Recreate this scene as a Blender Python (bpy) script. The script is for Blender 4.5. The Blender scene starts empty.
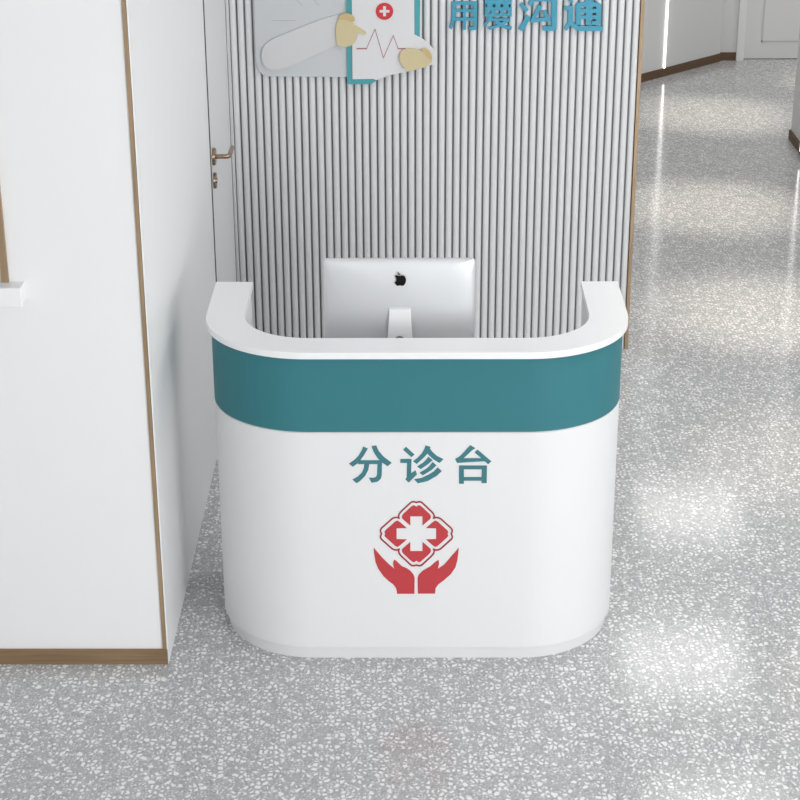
import bpy, bmesh, math, random
from mathutils import Vector, Matrix
from mathutils.geometry import tessellate_polygon
random.seed(7)
SC = bpy.context.scene
COL = SC.collection

# ------------------------------------------------------------------ camera
CAMPOS = Vector((-0.01357, -5.14482, 3.14633))
PITCH, YAW, ROLL, FPX = 0.40469, -0.0077, -0.00403, 1808.966
_F = Vector((math.sin(YAW)*math.cos(PITCH), math.cos(YAW)*math.cos(PITCH), -math.sin(PITCH)))
_R = Vector((math.cos(YAW), -math.sin(YAW), 0)); _U = _R.cross(_F)
_R, _U = _R*math.cos(ROLL)+_U*math.sin(ROLL), -_R*math.sin(ROLL)+_U*math.cos(ROLL)
cd = bpy.data.cameras.new('camera'); cam = bpy.data.objects.new('camera', cd); COL.objects.link(cam)
cd.sensor_width = 36; cd.sensor_fit = 'HORIZONTAL'; cd.lens = FPX/800*36; cd.clip_start = .05; cd.clip_end = 100
m = Matrix((( _R.x,_U.x,-_F.x),(_R.y,_U.y,-_F.y),(_R.z,_U.z,-_F.z))).to_4x4(); m.translation = CAMPOS
cam.matrix_world = m
SC.camera = cam

# ------------------------------------------------------------------ world, lights, exposure
SC.view_settings.view_transform = 'Standard'; SC.view_settings.look = 'None'
SC.view_settings.gamma = 1; SC.view_settings.use_curve_mapping = False
SC.view_settings.exposure = 0.07
w = bpy.data.worlds.new('world'); SC.world = w; w.use_nodes = True
w.node_tree.nodes['Background'].inputs[0].default_value = (.97, .985, 1, 1)
w.node_tree.nodes['Background'].inputs[1].default_value = 0.70

def area(name, loc, target, sx, sy, power, color=(1,1,1)):
    l = bpy.data.lights.new(name, 'AREA'); l.shape = 'RECTANGLE'; l.size = sx; l.size_y = sy
    l.energy = power; l.color = color
    o = bpy.data.objects.new(name, l); COL.objects.link(o); o.location = loc
    o.rotation_euler = (Vector(target)-Vector(loc)).to_track_quat('-Z', 'Y').to_euler()
    return o
area('lobby_fill_light', (3.6, -6.3, 1.8), (-.5, 0.4, 0.7), 3.0, 2.2, 250, (1, 1, 1))  # added soft key from the front right, no window stands there
area('lobby_fill_light', (-2.4, -5.5, 2.4), (.1, 0.6, 0.8), 2.4, 1.8, 22, (1, 1, 1))  # added weak fill from the front left, no window either
area('panel_boost_light', (1.72, 1.57, 3.075), (1.72, 1.57, 0), .76, .76, 11, (1, .99, .97))  # extra light under the panel, added to brighten slats and desk right side
area('panel_boost_light', (1.72, -.25, 3.075), (1.72, -.25, 0), .76, .76, 7, (1, .99, .97))  # second added boost, nearer the desk

CEIL = 3.32
# ------------------------------------------------------------------ materials
def mat(name, col, rough=.5, metal=0, spec=.5, bump=None, emit=None, coat=0):
    mt = bpy.data.materials.new(name); mt.use_nodes = True
    nt = mt.node_tree; b = nt.nodes['Principled BSDF']
    b.inputs['Base Color'].default_value = (*col, 1); b.inputs['Roughness'].default_value = rough
    b.inputs['Metallic'].default_value = metal; b.inputs['Specular IOR Level'].default_value = spec
    b.inputs['Coat Weight'].default_value = coat
    if emit:
        b.inputs['Emission Color'].default_value = (*emit[0], 1); b.inputs['Emission Strength'].default_value = emit[1]
    if bump:
        tc = nt.nodes.new('ShaderNodeTexCoord'); n = nt.nodes.new('ShaderNodeTexNoise')
        n.inputs['Scale'].default_value = bump[0]; n.inputs['Detail'].default_value = 4
        bp = nt.nodes.new('ShaderNodeBump'); bp.inputs['Strength'].default_value = bump[1]; bp.inputs['Distance'].default_value = .002
        nt.links.new(tc.outputs['Object'], n.inputs['Vector']); nt.links.new(n.outputs['Fac'], bp.inputs['Height'])
        nt.links.new(bp.outputs['Normal'], b.inputs['Normal'])
        mp = nt.nodes.new('ShaderNodeMapRange'); mp.inputs['To Min'].default_value = rough*.9; mp.inputs['To Max'].default_value = min(1, rough*1.1)
        nt.links.new(n.outputs['Fac'], mp.inputs['Value']); nt.links.new(mp.outputs['Result'], b.inputs['Roughness'])
    return mt

def wood_mat(name, c1, c2, rough=.45, metal=0, axis=2):
    mt = mat(name, c1, rough, metal); nt = mt.node_tree; b = nt.nodes['Principled BSDF']
    tc = nt.nodes.new('ShaderNodeTexCoord'); mp = nt.nodes.new('ShaderNodeMapping'); n = nt.nodes.new('ShaderNodeTexNoise')
    sc = [60, 60, 60]; sc[axis] = 3; mp.inputs['Scale'].default_value = sc
    n.inputs['Scale'].default_value = 1.5; n.inputs['Detail'].default_value = 6
    cr = nt.nodes.new('ShaderNodeValToRGB'); cr.color_ramp.elements[0].color = (*c1, 1); cr.color_ramp.elements[1].color = (*c2, 1)
    cr.color_ramp.elements[0].position = .35; cr.color_ramp.elements[1].position = .65
    nt.links.new(tc.outputs['Object'], mp.inputs['Vector']); nt.links.new(mp.outputs['Vector'], n.inputs['Vector'])
    nt.links.new(n.outputs['Fac'], cr.inputs['Fac']); nt.links.new(cr.outputs['Color'], b.inputs['Base Color'])
    return mt

def terrazzo():
    mt = mat('terrazzo', (.5, .5, .5), .2); nt = mt.node_tree; b = nt.nodes['Principled BSDF']
    N = nt.nodes.new; L = nt.links.new
    tc = N('ShaderNodeTexCoord')
    dn = N('ShaderNodeTexNoise'); dn.inputs['Scale'].default_value = 38; dn.inputs['Detail'].default_value = 2
    sub = N('ShaderNodeVectorMath'); sub.operation = 'SUBTRACT'; sub.inputs[1].default_value = (.5, .5, .5)
    scl = N('ShaderNodeVectorMath'); scl.operation = 'SCALE'; scl.inputs['Scale'].default_value = .012
    add = N('ShaderNodeVectorMath'); add.operation = 'ADD'
    L(tc.outputs['Object'], dn.inputs['Vector']); L(dn.outputs['Color'], sub.inputs[0]); L(sub.outputs[0], scl.inputs[0])
    L(tc.outputs['Object'], add.inputs[0]); L(scl.outputs[0], add.inputs[1])
    def layer(scale, edge, thr, off):
        mp = N('ShaderNodeMapping'); mp.inputs['Location'].default_value = (off, off*.7, 0); mp.inputs['Rotation'].default_value = (0, 0, off)
        mp.inputs['Scale'].default_value = (1.0, .82, 0)
        L(add.outputs[0], mp.inputs['Vector'])
        e = N('ShaderNodeTexVoronoi'); e.voronoi_dimensions = '2D'; e.feature = 'DISTANCE_TO_EDGE'; e.inputs['Scale'].default_value = scale
        c = N('ShaderNodeTexVoronoi'); c.voronoi_dimensions = '2D'; c.feature = 'F1'; c.inputs['Scale'].default_value = scale
        for v in (e, c): L(mp.outputs['Vector'], v.inputs['Vector'])
        s = N('ShaderNodeSeparateColor'); L(c.outputs['Color'], s.inputs[0])
        g = N('ShaderNodeMath'); g.operation = 'GREATER_THAN'; g.inputs[1].default_value = thr; L(s.outputs[0], g.inputs[0])
        # chips differ in size: edge margin varies by cell
        mr = N('ShaderNodeMapRange'); mr.inputs['To Min'].default_value = edge*.7; mr.inputs['To Max'].default_value = edge*1.7; L(s.outputs[1], mr.inputs['Value'])
        g2 = N('ShaderNodeMath'); g2.operation = 'GREATER_THAN'; L(e.outputs['Distance'], g2.inputs[0]); L(mr.outputs['Result'], g2.inputs[1])
        mu = N('ShaderNodeMath'); mu.operation = 'MULTIPLY'; L(g.outputs[0], mu.inputs[0]); L(g2.outputs[0], mu.inputs[1])
        return mu, s
    a, sa = layer(60, .20, .46, 3.1)
    c, sc_ = layer(105, .17, .50, 7.7)
    d, sd = layer(150, .12, .70, 12.3)
    base = N('ShaderNodeTexNoise'); base.inputs['Scale'].default_value = 170; base.inputs['Detail'].default_value = 5
    L(tc.outputs['Object'], base.inputs['Vector'])
    cr = N('ShaderNodeValToRGB'); cr.color_ramp.elements[0].position = .35; cr.color_ramp.elements[1].position = .68
    cr.color_ramp.elements[0].color = (.395, .40, .41, 1); cr.color_ramp.elements[1].color = (.50, .505, .515, 1)
    L(base.outputs['Fac'], cr.inputs['Fac'])
    prev = cr.outputs['Color']
    for mk, col, s in ((d, (.34, .342, .348), sd), (c, (.66, .665, .67), sc_), (a, (.84, .84, .84), sa)):
        mx = N('ShaderNodeMix'); mx.data_type = 'RGBA'; L(mk.outputs[0], mx.inputs['Factor'])
        L(prev, mx.inputs['A']); mx.inputs['B'].default_value = (*col, 1); prev = mx.outputs['Result']
    L(prev, b.inputs['Base Color'])
    b.inputs['Roughness'].default_value = .125; b.inputs['Specular IOR Level'].default_value = .5
    return mt

M = dict(
    floor=terrazzo(),
    wall=mat('white_wall_paint', (.83, .835, .84), .55, bump=(60, .05)),
    panel=mat('white_wall_panel', (.87, .875, .88), .42, bump=(30, .03)),
    corridor=mat('dimmed_wall_paint', (.71, .71, .70), .55, bump=(60, .05)),  # white wall paint darkened to carry the weaker corridor light
    ceiling=mat('ceiling_paint', (.85, .85, .85), .8),
    slat=mat('slat_white', (.735, .745, .76), .45, bump=(40, .05)),
    slat_back=mat('slat_backing', (.26, .265, .27), .7),
    trim=wood_mat('tan_metal_trim', (.31, .215, .13), (.40, .285, .175), .38, .25),
    base=wood_mat('brown_baseboard', (.20, .13, .068), (.27, .18, .10), .45, .1, 0),
    dbase=wood_mat('dark_baseboard', (.105, .058, .028), (.145, .082, .042), .6, 0, 0),
    top=mat('white_countertop', (.87, .875, .885), .3, bump=(40, .02)),
    teal=mat('teal_laminate', (.045, .19, .22), .5, spec=.15, bump=(30, .02)),
    white=mat('white_laminate', (.77, .775, .785), .5, bump=(30, .02)),
    plinth=mat('plinth_white', (.74, .745, .75), .4),
    ink=mat('teal_lettering', (.042, .185, .215), .5),
    red=mat('red_vinyl', (.50, .042, .05), .5),
    dred=mat('dark_red_vinyl', (.32, .03, .035), .5),
    bronze=mat('bronze_metal', (.40, .285, .20), .25, 1),
    door=mat('white_door', (.78, .785, .79), .45, bump=(40, .02)),
    dark=mat('gap_shade', (.02, .022, .025), .8),  # near-black, shade of the door gaps put into colour
    alu=mat('silver_aluminium', (.67, .685, .70), .45, .5, bump=(200, .01)),
    alu2=mat('silver_stand', (.80, .81, .82), .35, .3),
    black=mat('black_gloss', (.002, .002, .002), .5, spec=.2),
    cyan=mat('blue_teal_acrylic', (.046, .315, .46), .4),
    relief=mat('grey_white_board', (.60, .625, .645), .5),
    sleeve=mat('pale_grey_board', (.66, .66, .67), .5),
    paper=mat('paper_white_board', (.74, .745, .76), .5),
    clip=mat('turquoise_board', (.075, .36, .40), .45),
    hand=mat('beige_board', (.64, .55, .33), .5),
    finger=mat('sand_board', (.60, .46, .22), .5),
    rb=mat('red_board', (.62, .03, .04), .45),
    pink=mat('muted_red_line', (.45, .16, .19), .5),
    mark=mat('grey_line', (.42, .44, .46), .6),
    led=mat('led_light', (1, 1, 1), .5, emit=((1, .99, .97), 4)),
    lamp=mat('warm_diffuser', (1, 1, 1), .5, emit=((1, .985, .96), 4.2)),
    glass=None,
)
g = bpy.data.materials.new('clear_glass'); g.use_nodes = True
gb = g.node_tree.nodes['Principled BSDF']; gb.inputs['Transmission Weight'].default_value = 1; gb.inputs['Roughness'].default_value = .02
M['glass'] = g

# ------------------------------------------------------------------ mesh helpers
def link(name, bm, mt, parent=None, smooth=None, bevel=None):
    me = bpy.data.meshes.new(name); bmesh.ops.recalc_face_normals(bm, faces=bm.faces); bm.to_mesh(me); bm.free()
    me.materials.append(mt)
    o = bpy.data.objects.new(name, me); COL.objects.link(o)
    if parent: o.parent = parent
    if smooth is not None:
        me.shade_smooth()
        me.set_sharp_from_angle(angle=math.radians(smooth))
    if bevel:
        md = o.modifiers.new('bevel', 'BEVEL'); md.width = bevel; md.segments = 3; md.limit_method = 'ANGLE'; md.angle_limit = math.radians(40)
    return o
def box(bm, x0, x1, y0, y1, z0, z1):
    vs = [bm.verts.new(p) for p in ((x0,y0,z0),(x1,y0,z0),(x1,y1,z0),(x0,y1,z0),(x0,y0,z1),(x1,y0,z1),(x1,y1,z1),(x0,y1,z1))]
    for f in ((0,3,2,1),(4,5,6,7),(0,1,5,4),(1,2,6,5),(2,3,7,6),(3,0,4,7)): bm.faces.new([vs[i] for i in f])
    return vs
def B(*a):
    bm = bmesh.new(); box(bm, *a); return bm
def prism(bm, pts, off):
    """pts: list of 3-D points of a flat outline; off: extrusion vector"""
    off = Vector(off)
    a = [bm.verts.new(p) for p in pts]; b = [bm.verts.new(Vector(p)+off) for p in pts]
    n = len(pts)
    for t in tessellate_polygon([[Vector(p) for p in pts]]):
        if len(set(t)) == 3:
            bm.faces.new([a[i] for i in t]); bm.faces.new([b[i] for i in t[::-1]])
    for i in range(n): bm.faces.new((a[i], b[i], b[(i+1) % n], a[(i+1) % n]))
def cyl(bm, p0, p1, r0, r1=None, n=24, cap=True):
    r1 = r0 if r1 is None else r1
    p0, p1 = Vector(p0), Vector(p1); d = (p1-p0).normalized(); u = d.orthogonal().normalized(); v = d.cross(u)
    A = [bm.verts.new(p0+(u*math.cos(t)+v*math.sin(t))*r0) for t in [2*math.pi*i/n for i in range(n)]]
    C = [bm.verts.new(p1+(u*math.cos(t)+v*math.sin(t))*r1) for t in [2*math.pi*i/n for i in range(n)]]
    for i in range(n): bm.faces.new((A[i], A[(i+1) % n], C[(i+1) % n], C[i]))
    if cap: bm.faces.new(A[::-1]); bm.faces.new(C)
def tube(bm, pts, r, n=16):
    pts = [Vector(p) for p in pts]; rings = []
    prev = None
    for i, p in enumerate(pts):
        d = ((pts[i+1] if i < len(pts)-1 else p)-(pts[i-1] if i else p)).normalized()
        u = d.orthogonal().normalized() if prev is None else (prev-d*prev.dot(d)).normalized()
        prev = u; v = d.cross(u)
        rings.append([bm.verts.new(p+(u*math.cos(t)+v*math.sin(t))*r) for t in [2*math.pi*k/n for k in range(n)]])
    for a, b in zip(rings, rings[1:]):
        for i in range(n): bm.faces.new((a[i], a[(i+1) % n], b[(i+1) % n], b[i]))
    bm.faces.new(rings[0][::-1]); bm.faces.new(rings[-1])
def smooth_closed(pts, it=2):
    for _ in range(it):
        q = []
        for i, p in enumerate(pts):
            n = pts[(i+1) % len(pts)]
            q.append((p[0]*.75+n[0]*.25, p[1]*.75+n[1]*.25)); q.append((p[0]*.25+n[0]*.75, p[1]*.25+n[1]*.75))
        pts = q
    return pts
def tag(o, label=None, cat=None, group=None, kind=None):
    if label: o['label'] = label
    if cat: o['category'] = cat
    if group: o['group'] = group
    if kind: o['kind'] = kind
    return o
def struct(name, bm, mt, **k):
    return tag(link(name, bm, mt, **k), kind='structure')
def empty(name, loc, label, cat, group=None):
    o = bpy.data.objects.new(name, None); COL.objects.link(o); o.location = loc; o.empty_display_size = .1
    bpy.context.view_layer.update()
    return tag(o, label, cat, group)
def part(name, bm, mt, parent, **k):
    """bm is in world coordinates; move it into the parent's frame"""
    bmesh.ops.translate(bm, verts=bm.verts, vec=-WP(parent))
    return link(name, bm, mt, parent=parent, **k)
def WP(o):
    v = Vector(o.location)
    while o.parent: o = o.parent; v += Vector(o.location)
    return v
def on_y(x, y, Y):
    """point of the vertical plane Y=const measured at photo position (x, y)"""
    r = _F+_R*((x-400)/FPX)-_U*((y-400)/FPX); return CAMPOS+r*((Y-CAMPOS.y)/r.y)

# ------------------------------------------------------------------ room shell
XL = -0.819; YS = 2.825; XR = 1.002
struct('floor', B(-6, 7, -9, 12, -.1, 0), M['floor'])
ceiling = struct('ceiling', B(-6, 7, -9, 12, CEIL, CEIL+.1), M['ceiling'])

# wall facing the camera on the left, with a service window opening beyond the picture's left edge
WX1 = -1.256; WX0 = -2.6; WZ0 = 1.333; WZ1 = 2.35
bm = bmesh.new()
box(bm, WX1, -.8366, 0, .15, 0, CEIL); box(bm, -6, WX0, 0, .15, 0, CEIL)
box(bm, WX0, WX1, 0, .15, 0, WZ0); box(bm, WX0, WX1, 0, .15, WZ1, CEIL)
wf = struct('wall_front', bm, M['wall'])
struct('wall_unseen_left', B(-4.15, -4.0, -7.5, 0, 0, CEIL), M['corridor'])  # unseen wall, added to cut the light from the left
struct('wall_unseen_back', B(-4.15, 2.5, -7.65, -7.5, 0, CEIL), M['corridor'])  # unseen wall behind the camera, added to shape the light
struct('baseboard_front', B(-6, -.8205, -.012, 0, 0, .054), M['base'], bevel=.001)
struct('trim_1', B(-.8365, -.824, -.006, .03, .054, CEIL), M['trim'], bevel=.001)
# service window
bm = bmesh.new()
box(bm, WX1+.005, WX1+.027, -.012, .0, WZ0, WZ1+.027); box(bm, WX0-.027, WX0, -.014, .0, WZ0, WZ1+.027)
box(bm, WX0, WX1, -.014, .0, WZ1, WZ1+.027)
win = struct('window_1', B(WX0, WX1, .07, .078, WZ0, WZ1), M['glass'])
win['label'] = 'clear pane of the service window'
link('window_frame', bm, M['trim'], parent=win, bevel=.001)
link('window_sill', B(WX0-.08, -1.182, -.062, .07, 1.272, 1.333), M['top'], parent=win, bevel=.004)

# side wall running back from the corner, then a flush door near the slatted wall
DY0, DY1 = 1.842, 2.685; DZ = 2.15
bm = bmesh.new()
box(bm, XL-.10, XL, .03, DY0, 0, CEIL); box(bm, XL-.0035, XL, -.0075, .03, 0, CEIL)
box(bm, XL-.10, XL, DY1+.03, 3.0, 0, CEIL); box(bm, XL-.10, XL, DY0, DY1+.03, DZ+.006, CEIL)
struct('wall_left', bm, M['panel'])
struct('gap_shade_back', B(XL-.06, XL-.055, DY0-.01, DY1+.03, 0, DZ), M['dark'])       # dark sheet, painted shade behind the door leaf
door = struct('door_1', B(XL-.052, XL-.002, DY0+.05, DY1, .006, DZ), M['door'], bevel=.002)
door['label'] = 'flush white door with bronze lever handle'
# lever handle
h = Vector((XL, 1.955, 1.176))
bm = bmesh.new(); cyl(bm, h, h+Vector((.010, 0, 0)), .036, .034, 32)
tube(bm, [h+Vector(p) for p in ((.008,0,0),(.030,0,0),(.052,0,0),(.060,.004,0),(.064,.012,0),(.064,.06,0),(.064,.135,0))], .0095)
handle = link('door_handle', bm, M['bronze'], parent=door, smooth=40)
bm = bmesh.new(); k = Vector((XL, 1.955, 1.076)); cyl(bm, k, k+Vector((.009, 0, 0)), .034, .032, 32); cyl(bm, k+Vector((.009,0,0)), k+Vector((.012, 0, 0)), .012, .011, 20)
link('lock_rosette', bm, M['bronze'], parent=door, smooth=40)
bm = bmesh.new(); box(bm, XL+.0005, XL+.004, DY1+.032, DY1+.058, 0, CEIL)
struct('trim_3', bm, M['door'])
struct('gap_shade_near', B(XL-.03, XL-.001, DY0, DY0+.05, 0, DZ), M['dark'])  # dark strip standing in for the shade in the near door gap
struct('gap_shade_far', B(XL-.03, XL-.003, DY1, DY1+.03, 0, DZ), M['dark'])  # same painted shade for the far door gap

# slatted wall
SX0, SX1 = XL-.002, XR-.016
wall_back = struct('wall_back', B(XL-.1, XR-.001, YS+.006, YS+.13, 0, CEIL), M['slat_back'])
bm = bmesh.new(); NS = 53; pitch = (SX1-SX0)/NS
prof = [(-.0132, 0), (-.0132, -.010), (-.0118, -.0145), (-.0085, -.0175), (-.004, -.019), (.004, -.019), (.0085, -.0175), (.0118, -.0145), (.0132, -.010), (.0132, 0)]
for i in range(NS):
    cx = SX0+pitch*(i+.5)+.001
    a = [bm.verts.new((cx+px, YS+.006+py, 0)) for px, py in prof]; b = [bm.verts.new((cx+px, YS+.006+py, CEIL)) for px, py in prof]
    n = len(prof)
    for k_ in range(n-1): bm.faces.new((a[k_], a[k_+1], b[k_+1], b[k_]))
    bm.faces.new(a); bm.faces.new(b[::-1])
link('slat_cladding', bm, M['slat'], parent=wall_back, smooth=50)
struct('trim_4', B(XR-.0165, XR, YS-.018, YS+.131, 0, CEIL), M['trim'], bevel=.001)

# corridor behind: angled wall, short return, end door, right-hand wall
def wall_between(name, a, b, th, z0, z1, mt, side=1, **k):
    a = Vector((*a, 0)); b = Vector((*b, 0)); d = (b-a).normalized(); nrm = Vector((-d.y, d.x, 0))*side*th
    bm = bmesh.new(); prism(bm, [a+Vector((0,0,z0)), b+Vector((0,0,z0)), b+nrm+Vector((0,0,z0)), a+nrm+Vector((0,0,z0))], (0, 0, z1-z0))
    return struct(name, bm, mt, **k)
A0 = (-.61, 5.93); A1 = (2.39, 8.93)
wall_between('wall_corridor_left', A0, A1, .12, 0, CEIL, M['corridor'])
wall_between('baseboard_corridor_left', A0, A1, .012, 0, .062, M['dbase'], side=-1)
struct('wall_corridor_end', B(2.38, 2.53, 8.965, 9.1, 0, CEIL), M['corridor'])
struct('baseboard_corridor_end', B(2.383, 2.519, 8.955, 8.965, 0, .062), M['dbase'])
bm = bmesh.new(); box(bm, 2.519, 2.578, 8.935, 9.06, 0, 2.15); box(bm, 3.43, 3.49, 8.935, 9.06, 0, 2.15); box(bm, 2.53, 3.49, 8.935, 9.06, 2.15, 2.21)
d2 = struct('door_2', B(2.578, 3.43, 9.0, 9.05, .005, 2.15), M['corridor'])
d2['label'] = 'panelled door at the corridor end'
link('door_frame', bm, mat('door_frame_white', (.8, .8, .79), .5), parent=d2, bevel=.003)
bm = bmesh.new(); x0, x1, z0, z1, t = 2.717, 3.29, .134, 2.0, .012
def ring(bm, x0, x1, z0, z1, t, y0, y1):
    box(bm, x0, x0+t, y0, y1, z0, z1); box(bm, x1-t, x1, y0, y1, z0, z1); box(bm, x0, x1, y0, y1, z0, z0+t); box(bm, x0, x1, y0, y1, z1-t, z1)
ring(bm, x0, x1, z0, z1, t, 8.9965, 9.0)
link('panel_moulding', bm, mat('moulding_grey', (.55, .55, .54), .5), parent=d2)
struct('wall_corridor_back', B(2.5, 6, 9.06, 9.2, 0, CEIL), M['corridor'])
struct('wall_corridor_right', B(2.496, 2.63, 3.6, 6.60, 0, CEIL), M['corridor'])
struct('baseboard_corridor_right', B(2.484, 2.496, 3.6, 6.612, 0, .062), M['dbase'])
# vertical light strips
dv = Vector((.7071, .7071, 0)); pp = Vector((1.888, 8.422, 0))
bm = bmesh.new(); nv = Vector((.7071, -.7071, 0))*.006
prism(bm, [pp-dv*.0045+Vector((0,0,.062)), pp+dv*.0045+Vector((0,0,.062)), pp+dv*.0045+nv+Vector((0,0,.062)), pp-dv*.0045+nv+Vector((0,0,.062))], (0, 0, CEIL-.07))
tag(link('light_strip', bm, M['led']), 'thin vertical white light strip on the angled grey corridor wall', 'light strip', 'vertical light strips in the corridor')
strip = tag(link('light_strip', B(2.448, 2.456, 6.058, 6.067, .062, CEIL-.01), M['led']), 'thin vertical white light strip at the right picture edge above dark baseboard', 'light strip', 'vertical light strips in the corridor')

link('mounting_profile', B(2.456, 2.4955, 6.056, 6.069, .062, CEIL-.01), M['alu2'], parent=strip)
# corridor panel lights with a warm beam, mounted under the ceiling
for i, (x, y) in enumerate(((1.75, 5.07), (1.72, 3.31), (1.72, 1.57), (1.72, -.25), (2.10, 7.25), (3.35, 8.2))):
    hs = link('panel_light', B(x-.42, x+.42, y-.42, y+.42, 3.095, CEIL), M['ceiling'], parent=ceiling, bevel=.01)
    link('diffuser', B(x-.39, x+.39, y-.39, y+.39, 3.085, 3.095), M['lamp'], parent=hs)
    l = bpy.data.lights.new('downlight_beam', 'SPOT'); l.energy = 230 if y > 2 else 110; l.color = (1, .90, .74); l.spot_size = math.radians(27); l.spot_blend = 1; l.shadow_soft_size = .08
    lo = bpy.data.objects.new('downlight_beam', l); COL.objects.link(lo); lo.location = (x, y, 3.07); lo.parent = hs

# ------------------------------------------------------------------ reception desk
def u_outline(w, yf, yb, r, inner=None, n=20):
    """outer U outline; with inner=(wi, yi, ri) returns closed band outline"""
    def arc(w, yf, r):
        p = [(-w, yb)]
        for i in range(n+1):
            t = i/n*math.pi/2; p.append((-w+r-r*math.cos(t), yf+r-r*math.sin(t)))
        for i in range(n+1):
            t = i/n*math.pi/2; p.append((w-r+r*math.sin(t), yf+r-r*math.cos(t)))
        p.append((w, yb)); return p
    o = arc(w, yf, r)
    if inner: o = o+arc(*inner)[::-1]
    return o
desk = empty('reception_desk', (0, .33, 0), 'white U-shaped triage reception desk with teal band and red emblem on terrazzo floor', 'desk')
def slab(pts, z0, z1):
    bm = bmesh.new(); prism(bm, [(x, y, z0) for x, y in pts], (0, 0, z1-z0)); return bm
YB = .653
part('countertop', slab(u_outline(.681, 0, YB, .34, (.556, .125, .215)), 1.078, 1.1), M['top'], desk, smooth=30, bevel=.0025)['label'] = 'white U-shaped countertop'
part('upper_band', slab(u_outline(.6655, .0175, YB-.012, .325, (.575, .106, .234)), .826, 1.078), M['teal'], desk, smooth=30)['label'] = 'teal upper band'
part('reveal_strip', slab(u_outline(.6615, .0215, YB-.012, .321, (.575, .106, .234)), .822, .826), M['plinth'], desk, smooth=30)
part('front_panel', slab(u_outline(.6645, .0185, YB-.012, .324, (.575, .106, .234)), .046, .822), M['white'], desk, smooth=30, bevel=.0015)['label'] = 'white lower front panel'
part('plinth', slab(u_outline(.651, .031, YB-.02, .311, (.575, .106, .234)), 0, .046), M['plinth'], desk, smooth=30)
part('inner_lining', slab(u_outline(.575, .106, YB-.012, .234, (.562, .119, .221)), .0, 1.078), M['white'], desk, smooth=30)
part('work_surface', slab(u_outline(.562, .119, YB-.03, .221), .775, .80), M['top'], desk)

FY = .0185
def flat_part(name, polys, mt, parent, Y, th=.0015, lift=.00004, cat=None):
    """outlines given in photo positions, cut out of a thin sheet lying on the plane Y"""
    bm = bmesh.new()
    for i, p in enumerate(polys):
        prism(bm, [on_y(x, y, Y)+Vector((0, -lift*i, 0)) for x, y in p], (0, -th, 0))
    return part(name, bm, mt, parent)
def Z(poly, ox, oy, s): return [(ox+x/s, oy+y/s) for x, y in poly]
S = 15.385
fen = [[(280,98),(352,130),(335,158),(290,235),(240,303),(195,355),(120,410),(62,362),(150,300),(215,230),(255,160)],
       [(408,92),(480,82),(520,170),(600,260),(720,350),(655,400),(570,345),(500,275),(440,180)],
       [(225,310),(560,310),(572,368),(195,368)],
       [(298,340),(372,340),(372,385),(358,460),(310,550),(230,630),(178,662),(115,607),(200,560),(260,500),(290,430)],
       [(500,340),(570,340),(566,540),(550,595),(500,638),(410,655),(368,578),(440,580),(480,565),(493,530)]]
zhen = [[(170,103),(300,222),(252,262),(127,148)],
        [(82,290),(255,288),(248,510),(315,465),(340,525),(212,652),(160,600),(182,575),(186,350),(82,350)],
        [(470,82),(548,105),(535,125),(500,205),(430,280),(335,365),(278,325),(350,270),(410,210),(450,140)],
        [(500,110),(535,125),(570,175),(640,240),(745,293),(685,350),(600,300),(530,240),(490,195)],
        [(515,255),(578,308),(500,375),(395,445),(340,405),(430,350),(480,300)],
        [(578,335),(638,388),(560,460),(425,542),(378,500),(470,450),(530,400)],
        [(655,420),(720,475),(640,550),(500,630),(350,662),(295,600),(400,585),(520,530),(600,480)]]
tai = [[(345,78),(418,122),(370,155),(240,278),(512,278),(575,325),(300,338),(140,350),(110,288),(180,250),(250,180),(310,110)],
       [(455,145),(665,325),(618,370),(565,325),(505,270),(412,190)],
       [(170,390),(245,390),(245,668),(170,668)], [(520,390),(600,390),(595,660),(515,660)],
       [(200,390),(560,390),(560,447),(200,447)], [(200,568),(560,568),(560,622),(200,622)]]
flat_part('lettering', [Z(p, 345, 440, S) for p in fen]+[Z(p, 395, 440, S) for p in zhen]+[Z(p, 448, 440, S) for p in tai], M['ink'], desk, FY)['label'] = 'three teal Chinese characters'
CX, CY = 416.4, 533.6
pet_t = [(-6.1,-17.4),(-6.1,-8.2),(-14.0,-15.0),(-14.6,-16.6),(-14.2,-18.4),(-12.8,-20.2),(-5.6,-26.8),(-3.6,-28.2),(-2,-28.4),(-.7,-27.4),(0,-27.0)]
pet_t = pet_t+[(-x, y) for x, y in pet_t[-2::-1]]
pet_l = [(-19.8,-5.4),(-9.6,-5.7),(-16.4,-11.6),(-18.9,-13.2),(-21.2,-12.2),(-24,-9.6),(-30.8,-3.6),(-31.9,-2),(-31.7,-1),(-31.1,0)]
pet_l = pet_l+[(x, -y) for x, y in pet_l[-2::-1]]
T = lambda p, sx=1, sy=1: [(CX+x*sx, CY+y*sy) for x, y in p]
petals = [T(pet_t), T(pet_t, 1, -1), T(pet_l), T(pet_l, -1, 1)]
emb = flat_part('emblem', petals, M['red'], desk, FY); emb['label'] = 'red four-petal emblem with white cross'
def stroke(pts, w):
    """quads around a polyline given in photo positions"""
    out = []
    for (x0, y0), (x1, y1) in zip(pts, pts[1:]):
        d = math.hypot(x1-x0, y1-y0); ux, uy = (x1-x0)/d, (y1-y0)/d; px, py = -uy*w/2, ux*w/2; e = w*.3
        x0_, y0_, x1_, y1_ = x0-ux*e, y0-uy*e, x1+ux*e, y1+uy*e
        out.append([(x0_+px, y0_+py), (x1_+px, y1_+py), (x1_-px, y1_-py), (x0_-px, y0_-py)])
    return out
ol = [(-17.4,-15.4),(-17.8,-17.8),(-17.0,-20),(-15.2,-22.2),(-5.8,-31),(-4.4,-31.8),(-2.6,-32),(0,-31.3)]
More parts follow.
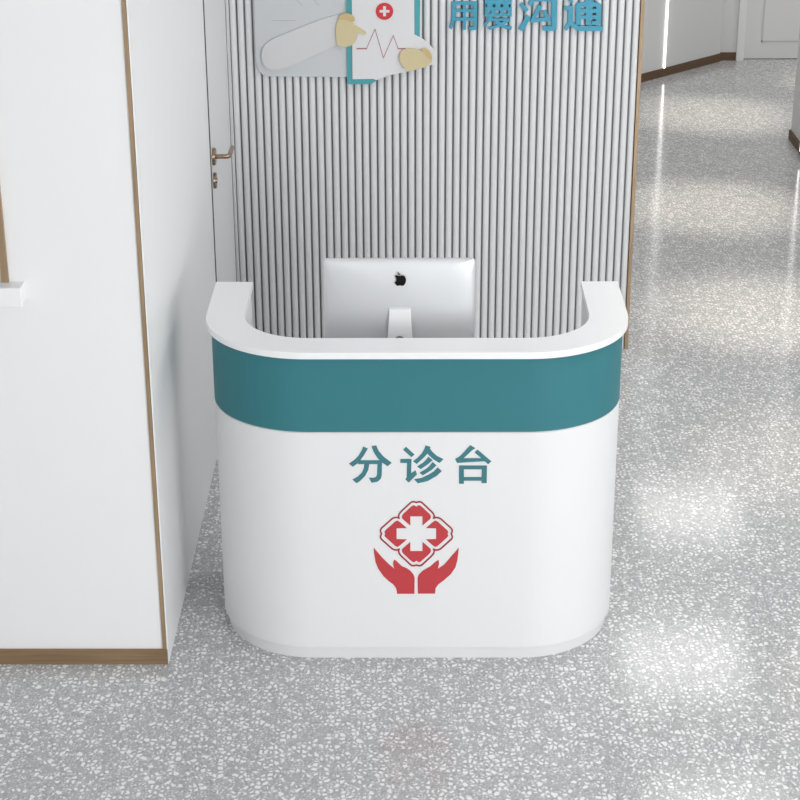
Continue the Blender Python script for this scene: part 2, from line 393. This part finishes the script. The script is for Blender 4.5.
ol2 = [(-17.0,-15.4),(-19.4,-16.3),(-22.2,-16),(-24.3,-15),(-35,-5.4),(-35.9,-3.6),(-35.7,-1.9),(-34.8,0)]
lines = []
for sx in (1, -1):
    for sy in (1, -1): lines += stroke(T(ol, sx, sy), 1.5)+stroke(T(ol2, sx, sy), 1.5)
flat_part('emblem_outline', lines, M['dred'], emb, FY, lift=.00001)
lh = [(48,100),(58,190),(75,290),(110,380),(180,480),(250,545),(310,590),(345,635),(358,680),(360,715),(592,715),(595,500),(580,460),(540,410),(490,375),(430,350),(395,320),(350,275),(322,262),(308,300),(312,340),(325,382),(250,320),(160,230),(100,160)]
rh = [(625,100),(605,270),(580,360),(520,450),(430,530),(350,590),(315,640),(308,712),(78,712),(75,500),(90,460),(140,410),(190,380),(245,350),(300,300),(355,262),(362,310),(345,382),(430,325),(520,220)]
flat_part('hand_emblem', [Z(lh, 370, 540, 13.33), Z(rh, 412, 540, 13.33)], M['red'], desk, FY)['label'] = 'pair of red cupped hands'

# ------------------------------------------------------------------ computer
IY = .36   # rearmost face of the aluminium back, towards the camera
imac = empty('desktop_computer', (-.055, .42, .80), 'silver all-in-one computer seen from behind with black fruit logo, inside the desk', 'computer')
zt = on_y(400, 258.2, IY+.03).z; xl_ = on_y(323, 258, IY+.012).x; xr_ = on_y(475.7, 258, IY+.012).x
W2, H2 = (xr_-xl_)/2, .205; cxm = (xl_+xr_)/2; czm = zt-H2
def rrect(w, h, r, n=6):
    p = []
    for sx, sz, a0 in ((1,1,0),(-1,1,90),(-1,-1,180),(1,-1,270)):
        for i in range(n+1):
            a = math.radians(a0+90*i/n); p.append((sx*(w-r)+r*math.cos(a), sz*(h-r)+r*math.sin(a)))
    return p
bm = bmesh.new(); rings = []
for sc_, yy in ((1, .034), (1, .027), (.996, .0245), (.985, .022), (.96, .0188), (.92, .0158), (.86, .0125), (.78, .0092), (.68, .0062), (.56, .0036), (.42, .0017), (.26, .0005), (.1, .0001)):
    rings.append([bm.verts.new((cxm+x, IY+yy, czm+z)) for x, z in rrect(W2*sc_, H2*sc_, min(H2*sc_*.98, .013+.35*(1-sc_)))])
for a, b in zip(rings, rings[1:]):
    for i in range(len(a)): bm.faces.new((a[i], a[(i+1) % len(a)], b[(i+1) % len(a)], b[i]))
bm.faces.new(rings[0]); bm.faces.new(rings[-1])
body = part('housing', bm, M['alu'], imac, smooth=50)
bm = bmesh.new(); prism(bm, [(cxm+x, IY+.0341, czm+.03+z) for x, z in rrect(W2-.004, H2-.034, .006)], (0, .0015, 0))
part('screen', bm, M['black'], imac)
apple = [(300,322),(318,308),(345,306),(372,316),(398,322),(425,314),(452,306),(485,314),(510,345),(521,390),(519,430),(502,475),(478,505),(452,518),(425,514),(398,506),(372,513),(348,518),(325,500),(302,472),(289,450),(310,435),(326,415),(331,390),(324,362),(308,340)]
leaf = [(343,240),(362,244),(388,266),(403,288),(402,303),(380,298),(356,272)]
flat_part('logo', [Z(smooth_closed(apple, 1), 380, 260, 20), Z(smooth_closed(leaf, 1), 380, 260, 20)], M['black'], imac, IY+.0008, th=.0012)['label'] = 'black bitten fruit logo'
# stand: neck plate that leaves the back and runs down to a foot plate, with a cable hole
bm = bmesh.new()
cxs = on_y(400, 320, IY-.01).x
zs = on_y(400, 307.5, IY-.004).z
neck = [(IY+.004, zs, .0335), (IY-.006, zs-.006, .0345), (IY-.020, zs-.05, .0372), (IY-.034, zs-.10, .0405), (IY-.048, zs-.15, .054), (IY-.064, zs-.20, .060), (IY-.078, .835, .066), (IY-.080, .815, .068), (IY-.076, .806, .070), (IY-.06, .802, .072), (IY+.11, .8012, .085)]
th = .008
rows = []
for i, (y, z, hw) in enumerate(neck):
    j = min(i+1, len(neck)-1); k_ = max(i-1, 0); t = Vector((0, neck[j][0]-neck[k_][0], neck[j][1]-neck[k_][1])).normalized()
    nrm = Vector((0, -t.z, t.y))*th
    if nrm.y < 0 and i < 6: nrm = -nrm
    c = Vector((cxs, y, z))
    if i >= 6: nrm = Vector((0, .0045, .006)) if i < 9 else Vector((0, 0, .007))
    rows.append([bm.verts.new(c+Vector((-hw, 0, 0))), bm.verts.new(c+Vector((hw, 0, 0))), bm.verts.new(c+Vector((hw, 0, 0))+nrm), bm.verts.new(c+Vector((-hw, 0, 0))+nrm)])
for a, b in zip(rows, rows[1:]):
    for i in range(4): bm.faces.new((a[i], a[(i+1) % 4], b[(i+1) % 4], b[i]))
bm.faces.new(rows[0]); bm.faces.new(rows[-1])
st = part('stand', bm, M['alu2'], imac, smooth=35, bevel=.0015)
hz = on_y(400, 340.5, IY-.032).z
bm = bmesh.new(); cyl(bm, (cxs-.001, IY-.0338, hz), (cxs-.001, IY-.0305, hz+.001), .0165, n=32)
part('cable_hole', bm, mat('hole_grey', (.12, .125, .13), .6), st)

# ------------------------------------------------------------------ sign letters on the slats
LY = YS-.0132
def letter(name, label, polys):
    allp = [p for q in polys for p in q]
    mx = sum(p[0] for p in allp)/len(allp); my = max(p[1] for p in allp)
    base = on_y(mx, my, LY)
    o = empty(name, (base.x, LY, base.z), label, 'sign letter', 'blue characters of the wall slogan')
    bm = bmesh.new()
    for i, p in enumerate(polys): prism(bm, [on_y(x, y, LY)+Vector((0, -.00005*i, 0)) for x, y in p], (0, -.016, 0))
    bmesh.ops.translate(bm, verts=bm.verts, vec=-WP(o))
    me = bpy.data.meshes.new(name); bmesh.ops.recalc_face_normals(bm, faces=bm.faces); bm.to_mesh(me); bm.free(); me.materials.append(M['cyan'])
    bpy.data.objects.remove(o)
    o = bpy.data.objects.new(name, me); COL.objects.link(o); o.location = (base.x, LY, base.z)
    tag(o, label, 'sign letter', 'blue characters of the wall slogan'); return o
S5 = 9.756
def R(x0, y0, x1, y1): return [(x0, y0), (x1, y0), (x1, y1), (x0, y1)]
yong = [[(80,15),(112,15),(110,150),(104,200),(90,240),(72,282),(48,262),(66,225),(76,180)], R(80,10,322,40), R(95,84,300,112), R(90,165,300,196),
        R(184,20,213,283), [(286,15),(323,15),(320,262),(310,284),(285,286),(245,284),(240,255),(286,255)]]
letter('wall_character', 'first blue slogan character, leftmost, shaped like a barred frame with two legs', [Z(p, 444, 0, S5) for p in yong])
ai = [R(398,-18,660,34), R(398,-18,404,150), R(648,-18,660,150), R(398,64,660,94), R(420,-30,474,95), R(501,-30,549,95), R(577,-30,630,95), R(395,124,660,154),
      [(460,90),(490,90),(508,104),(508,130),(460,130)], [(548,90),(578,90),(578,130),(548,130)],
      R(620,95,655,130), R(398,95,425,130),
      [(430,150),(478,150),(470,180),(402,250),(385,228),(420,195)],
      [(455,172),(640,172),(646,196),(600,225),(555,250),(440,285),(425,262),(520,235),(585,198),(455,198)],
      [(478,190),(520,190),(590,238),(662,255),(655,284),(600,275),(530,245)],
      [(400,-70),(600,-90),(640,-60),(640,-45),(400,-50)], [(440,-55),(470,-55),(480,-15),(455,-15)], [(520,-55),(545,-55),(545,-15),(520,-15)], [(600,-55),(630,-55),(600,-15),(575,-15)]]
letter('wall_character', 'second blue slogan character, densest one with crossed strokes at its foot', [Z(p, 444, 0, S5) for p in ai])
gou = [[(519,4.5),(522,2),(528.5,9),(525.5,12)], [(518.2,28.5),(523.2,30.5),(530.4,17),(526.8,14)], [(519,-12),(522,-15),(529,-8),(526,-5)],
       [(533.2,-12),(537.5,-10),(531.5,6.2),(528,3.5),(532,-5)], [(534,-5),(556.8,-5),(556.6,.8),(534.2,.8)],
       [(551.7,-5),(556.8,-5),(556.2,28),(554.5,30.2),(543,30),(542.4,25.4),(551.3,25.4)],
       [(538.2,4),(542.2,6),(534.6,19.4),(530,20.3)], [(530.2,18.6),(547,16.2),(547.5,19.6),(531.5,22.4)], [(542,10.5),(546,9.6),(551,20.5),(547.4,22.2)]]
letter('wall_character', 'third blue slogan character, with slanting dots left and a hooked frame right', gou)
tong = [[(568,-6),(572.5,-2.5),(572,2),(570,2.4),(566.5,-3)], [(563.8,6.4),(572.8,5),(572.8,10),(564.2,9.6)], [(568,7),(572.8,7),(572.8,19),(570,25),(566.2,30.3),(563.6,27.4),(567.8,21.5)],
        [(570,21),(573.5,22),(578,25.2),(602.8,25.4),(602.4,30.2),(577.5,30.2),(570.5,25.5)],
        [(575.7,4),(577.5,1.8),(598,1.8),(600.8,4),(600.6,22.5),(599,24.2),(591.3,24.2),(591.3,20.4),(595.8,20.4),(595.8,5.9),(580.8,5.9),(580.8,24),(575.7,24)],
        R(580,8.2,596.2,12.1), R(580,14.7,596.2,18.2), R(585.4,2,590.6,24.2), [(590,4),(592,4),(592,18),(590,18)],
        [(577,-9),(598,-9),(599,-6),(592,1),(597,3),(583,3),(585,0),(592,-5),(577,-5)]]
letter('wall_character', 'fourth blue slogan character, rightmost, a latticed box above a long foot stroke', tong)

# ------------------------------------------------------------------ relief picture on the slats
PY = YS-.0131
pic = empty('relief_picture', tuple(on_y(345, 84, PY)), 'layered relief picture of two hands holding a turquoise clipboard with heartbeat line, on slatted wall', 'wall decoration')
def layer(name, polys, mt, y0, th, parent=pic, lift=.00004, label=None):
    """a sheet whose back is y0 in front of the slats"""
    bm = bmesh.new(); Y = PY-y0
    for i, p in enumerate(polys): prism(bm, [on_y(x, y, Y)+Vector((0, -lift*i, 0)) for x, y in p], (0, -th, 0))
    o = part(name, bm, mt, parent)
    if label: o['label'] = label
    return o
mon = layer('monitor_board', [[(253.4,-22),(254.5,0),(256.2,58),(257,64),(259,69.5),(262.5,73.5),(268,75.6),(349,76.2),(349,-22)]], M['relief'], .0, .016, label='grey-white rounded board')
for ln in (((272,20.6),(296,20.6)), ((296.5,0),(302,5)), ((313.5,0),(319,5))): layer('grey_mark', stroke(ln, .5), M['mark'], .016, .0008, mon)
clip = layer('clipboard', [[(346,-22),(420.4,-22),(419.8,36),(400,60),(376,80.6),(371,83.6),(350,84),(348,83),(347.2,80)]], M['clip'], .0162, .008, label='turquoise clipboard')
paper = layer('paper', [[(351.6,-22),(414,-22),(414.4,36),(414,60),(400,70),(376,78.6),(352.6,79)]], M['paper'], .0244, .005, clip, label='pale paper sheet')
sl = smooth_closed([(336,14.5),(320,19.5),(300,27),(276,37),(266,42.5),(262,50),(261.5,59),(265,66),(271,69.5),(278,70),(288,67),(320,52),(337,44.2),(340,43),(340,28),(340,14)], 2)
layer('sleeve', [[p for p in sl]], M['sleeve'], .0164, .012, label='pale sleeve of the left arm')
layer('sleeve', [[(414.45,34.4),(421,37.5),(428,42.5),(433,48.5),(436,54.5),(437.2,60.5),(434,64),(408,71.2),(390,75),(377,80),(374,79),(376.05,78.65),(400,70.05),(414.05,60.05)]], M['paper'], .0244, .005, label='white sleeve of the right arm')
hand = layer('hand', [smooth_closed([(336,18.5),(346,18.6),(352,21.5),(356.3,27),(358,34),(356,41),(350.5,46),(343,46.6),(336,44.4)], 1), [(353.5,24.5),(358,26.4),(366,31.8),(366,34),(364,34.4),(356,30.6)]], M['hand'], .0302, .008, label='beige left hand')
layer('finger', [smooth_closed([(337.6,19.5),(340,15.2),(345,13),(350,13.4),(354.6,17.2),(354.8,21),(352,22.2),(346,19.4)], 1)], M['finger'], .0384, .003, hand)
hand2 = layer('hand', [smooth_closed([(401,50.2),(408,48),(416,48.4),(423,51.4),(431.6,55),(432,65),(407.6,71.6),(402.4,66),(398.8,58)], 1)], M['hand'], .0364, .006, label='beige right hand')
layer('finger', [smooth_closed([(420.4,50),(424,47.6),(428.4,49.4),(431.8,54.6),(432.2,61),(428.4,58),(425,53)], 1)], M['finger'], .0426, .003, hand2)
layer('cross_badge', [[(384.5+8.7*math.cos(t), 11.2+8.5*math.sin(t)) for t in [2*math.pi*i/40 for i in range(40)]]], M['rb'], .0296, .003, label='round red badge')
layer('cross', [R(383.1,6.2,386,16.2), R(379.6,9.9,389.4,12.5)], M['paper'], .0328, .0015, label='white cross')
layer('heartbeat_line', stroke([(357,48.6),(366.6,48.6)], 1.3)+stroke([(366.6,48.4),(375,29),(383.4,58),(393.3,35.4),(398,48.4)], .65)+stroke([(398,48.6),(405.4,48.6)], 1.2), M['pink'], .0296, .001, lift=.00002, label='thin red heartbeat line')
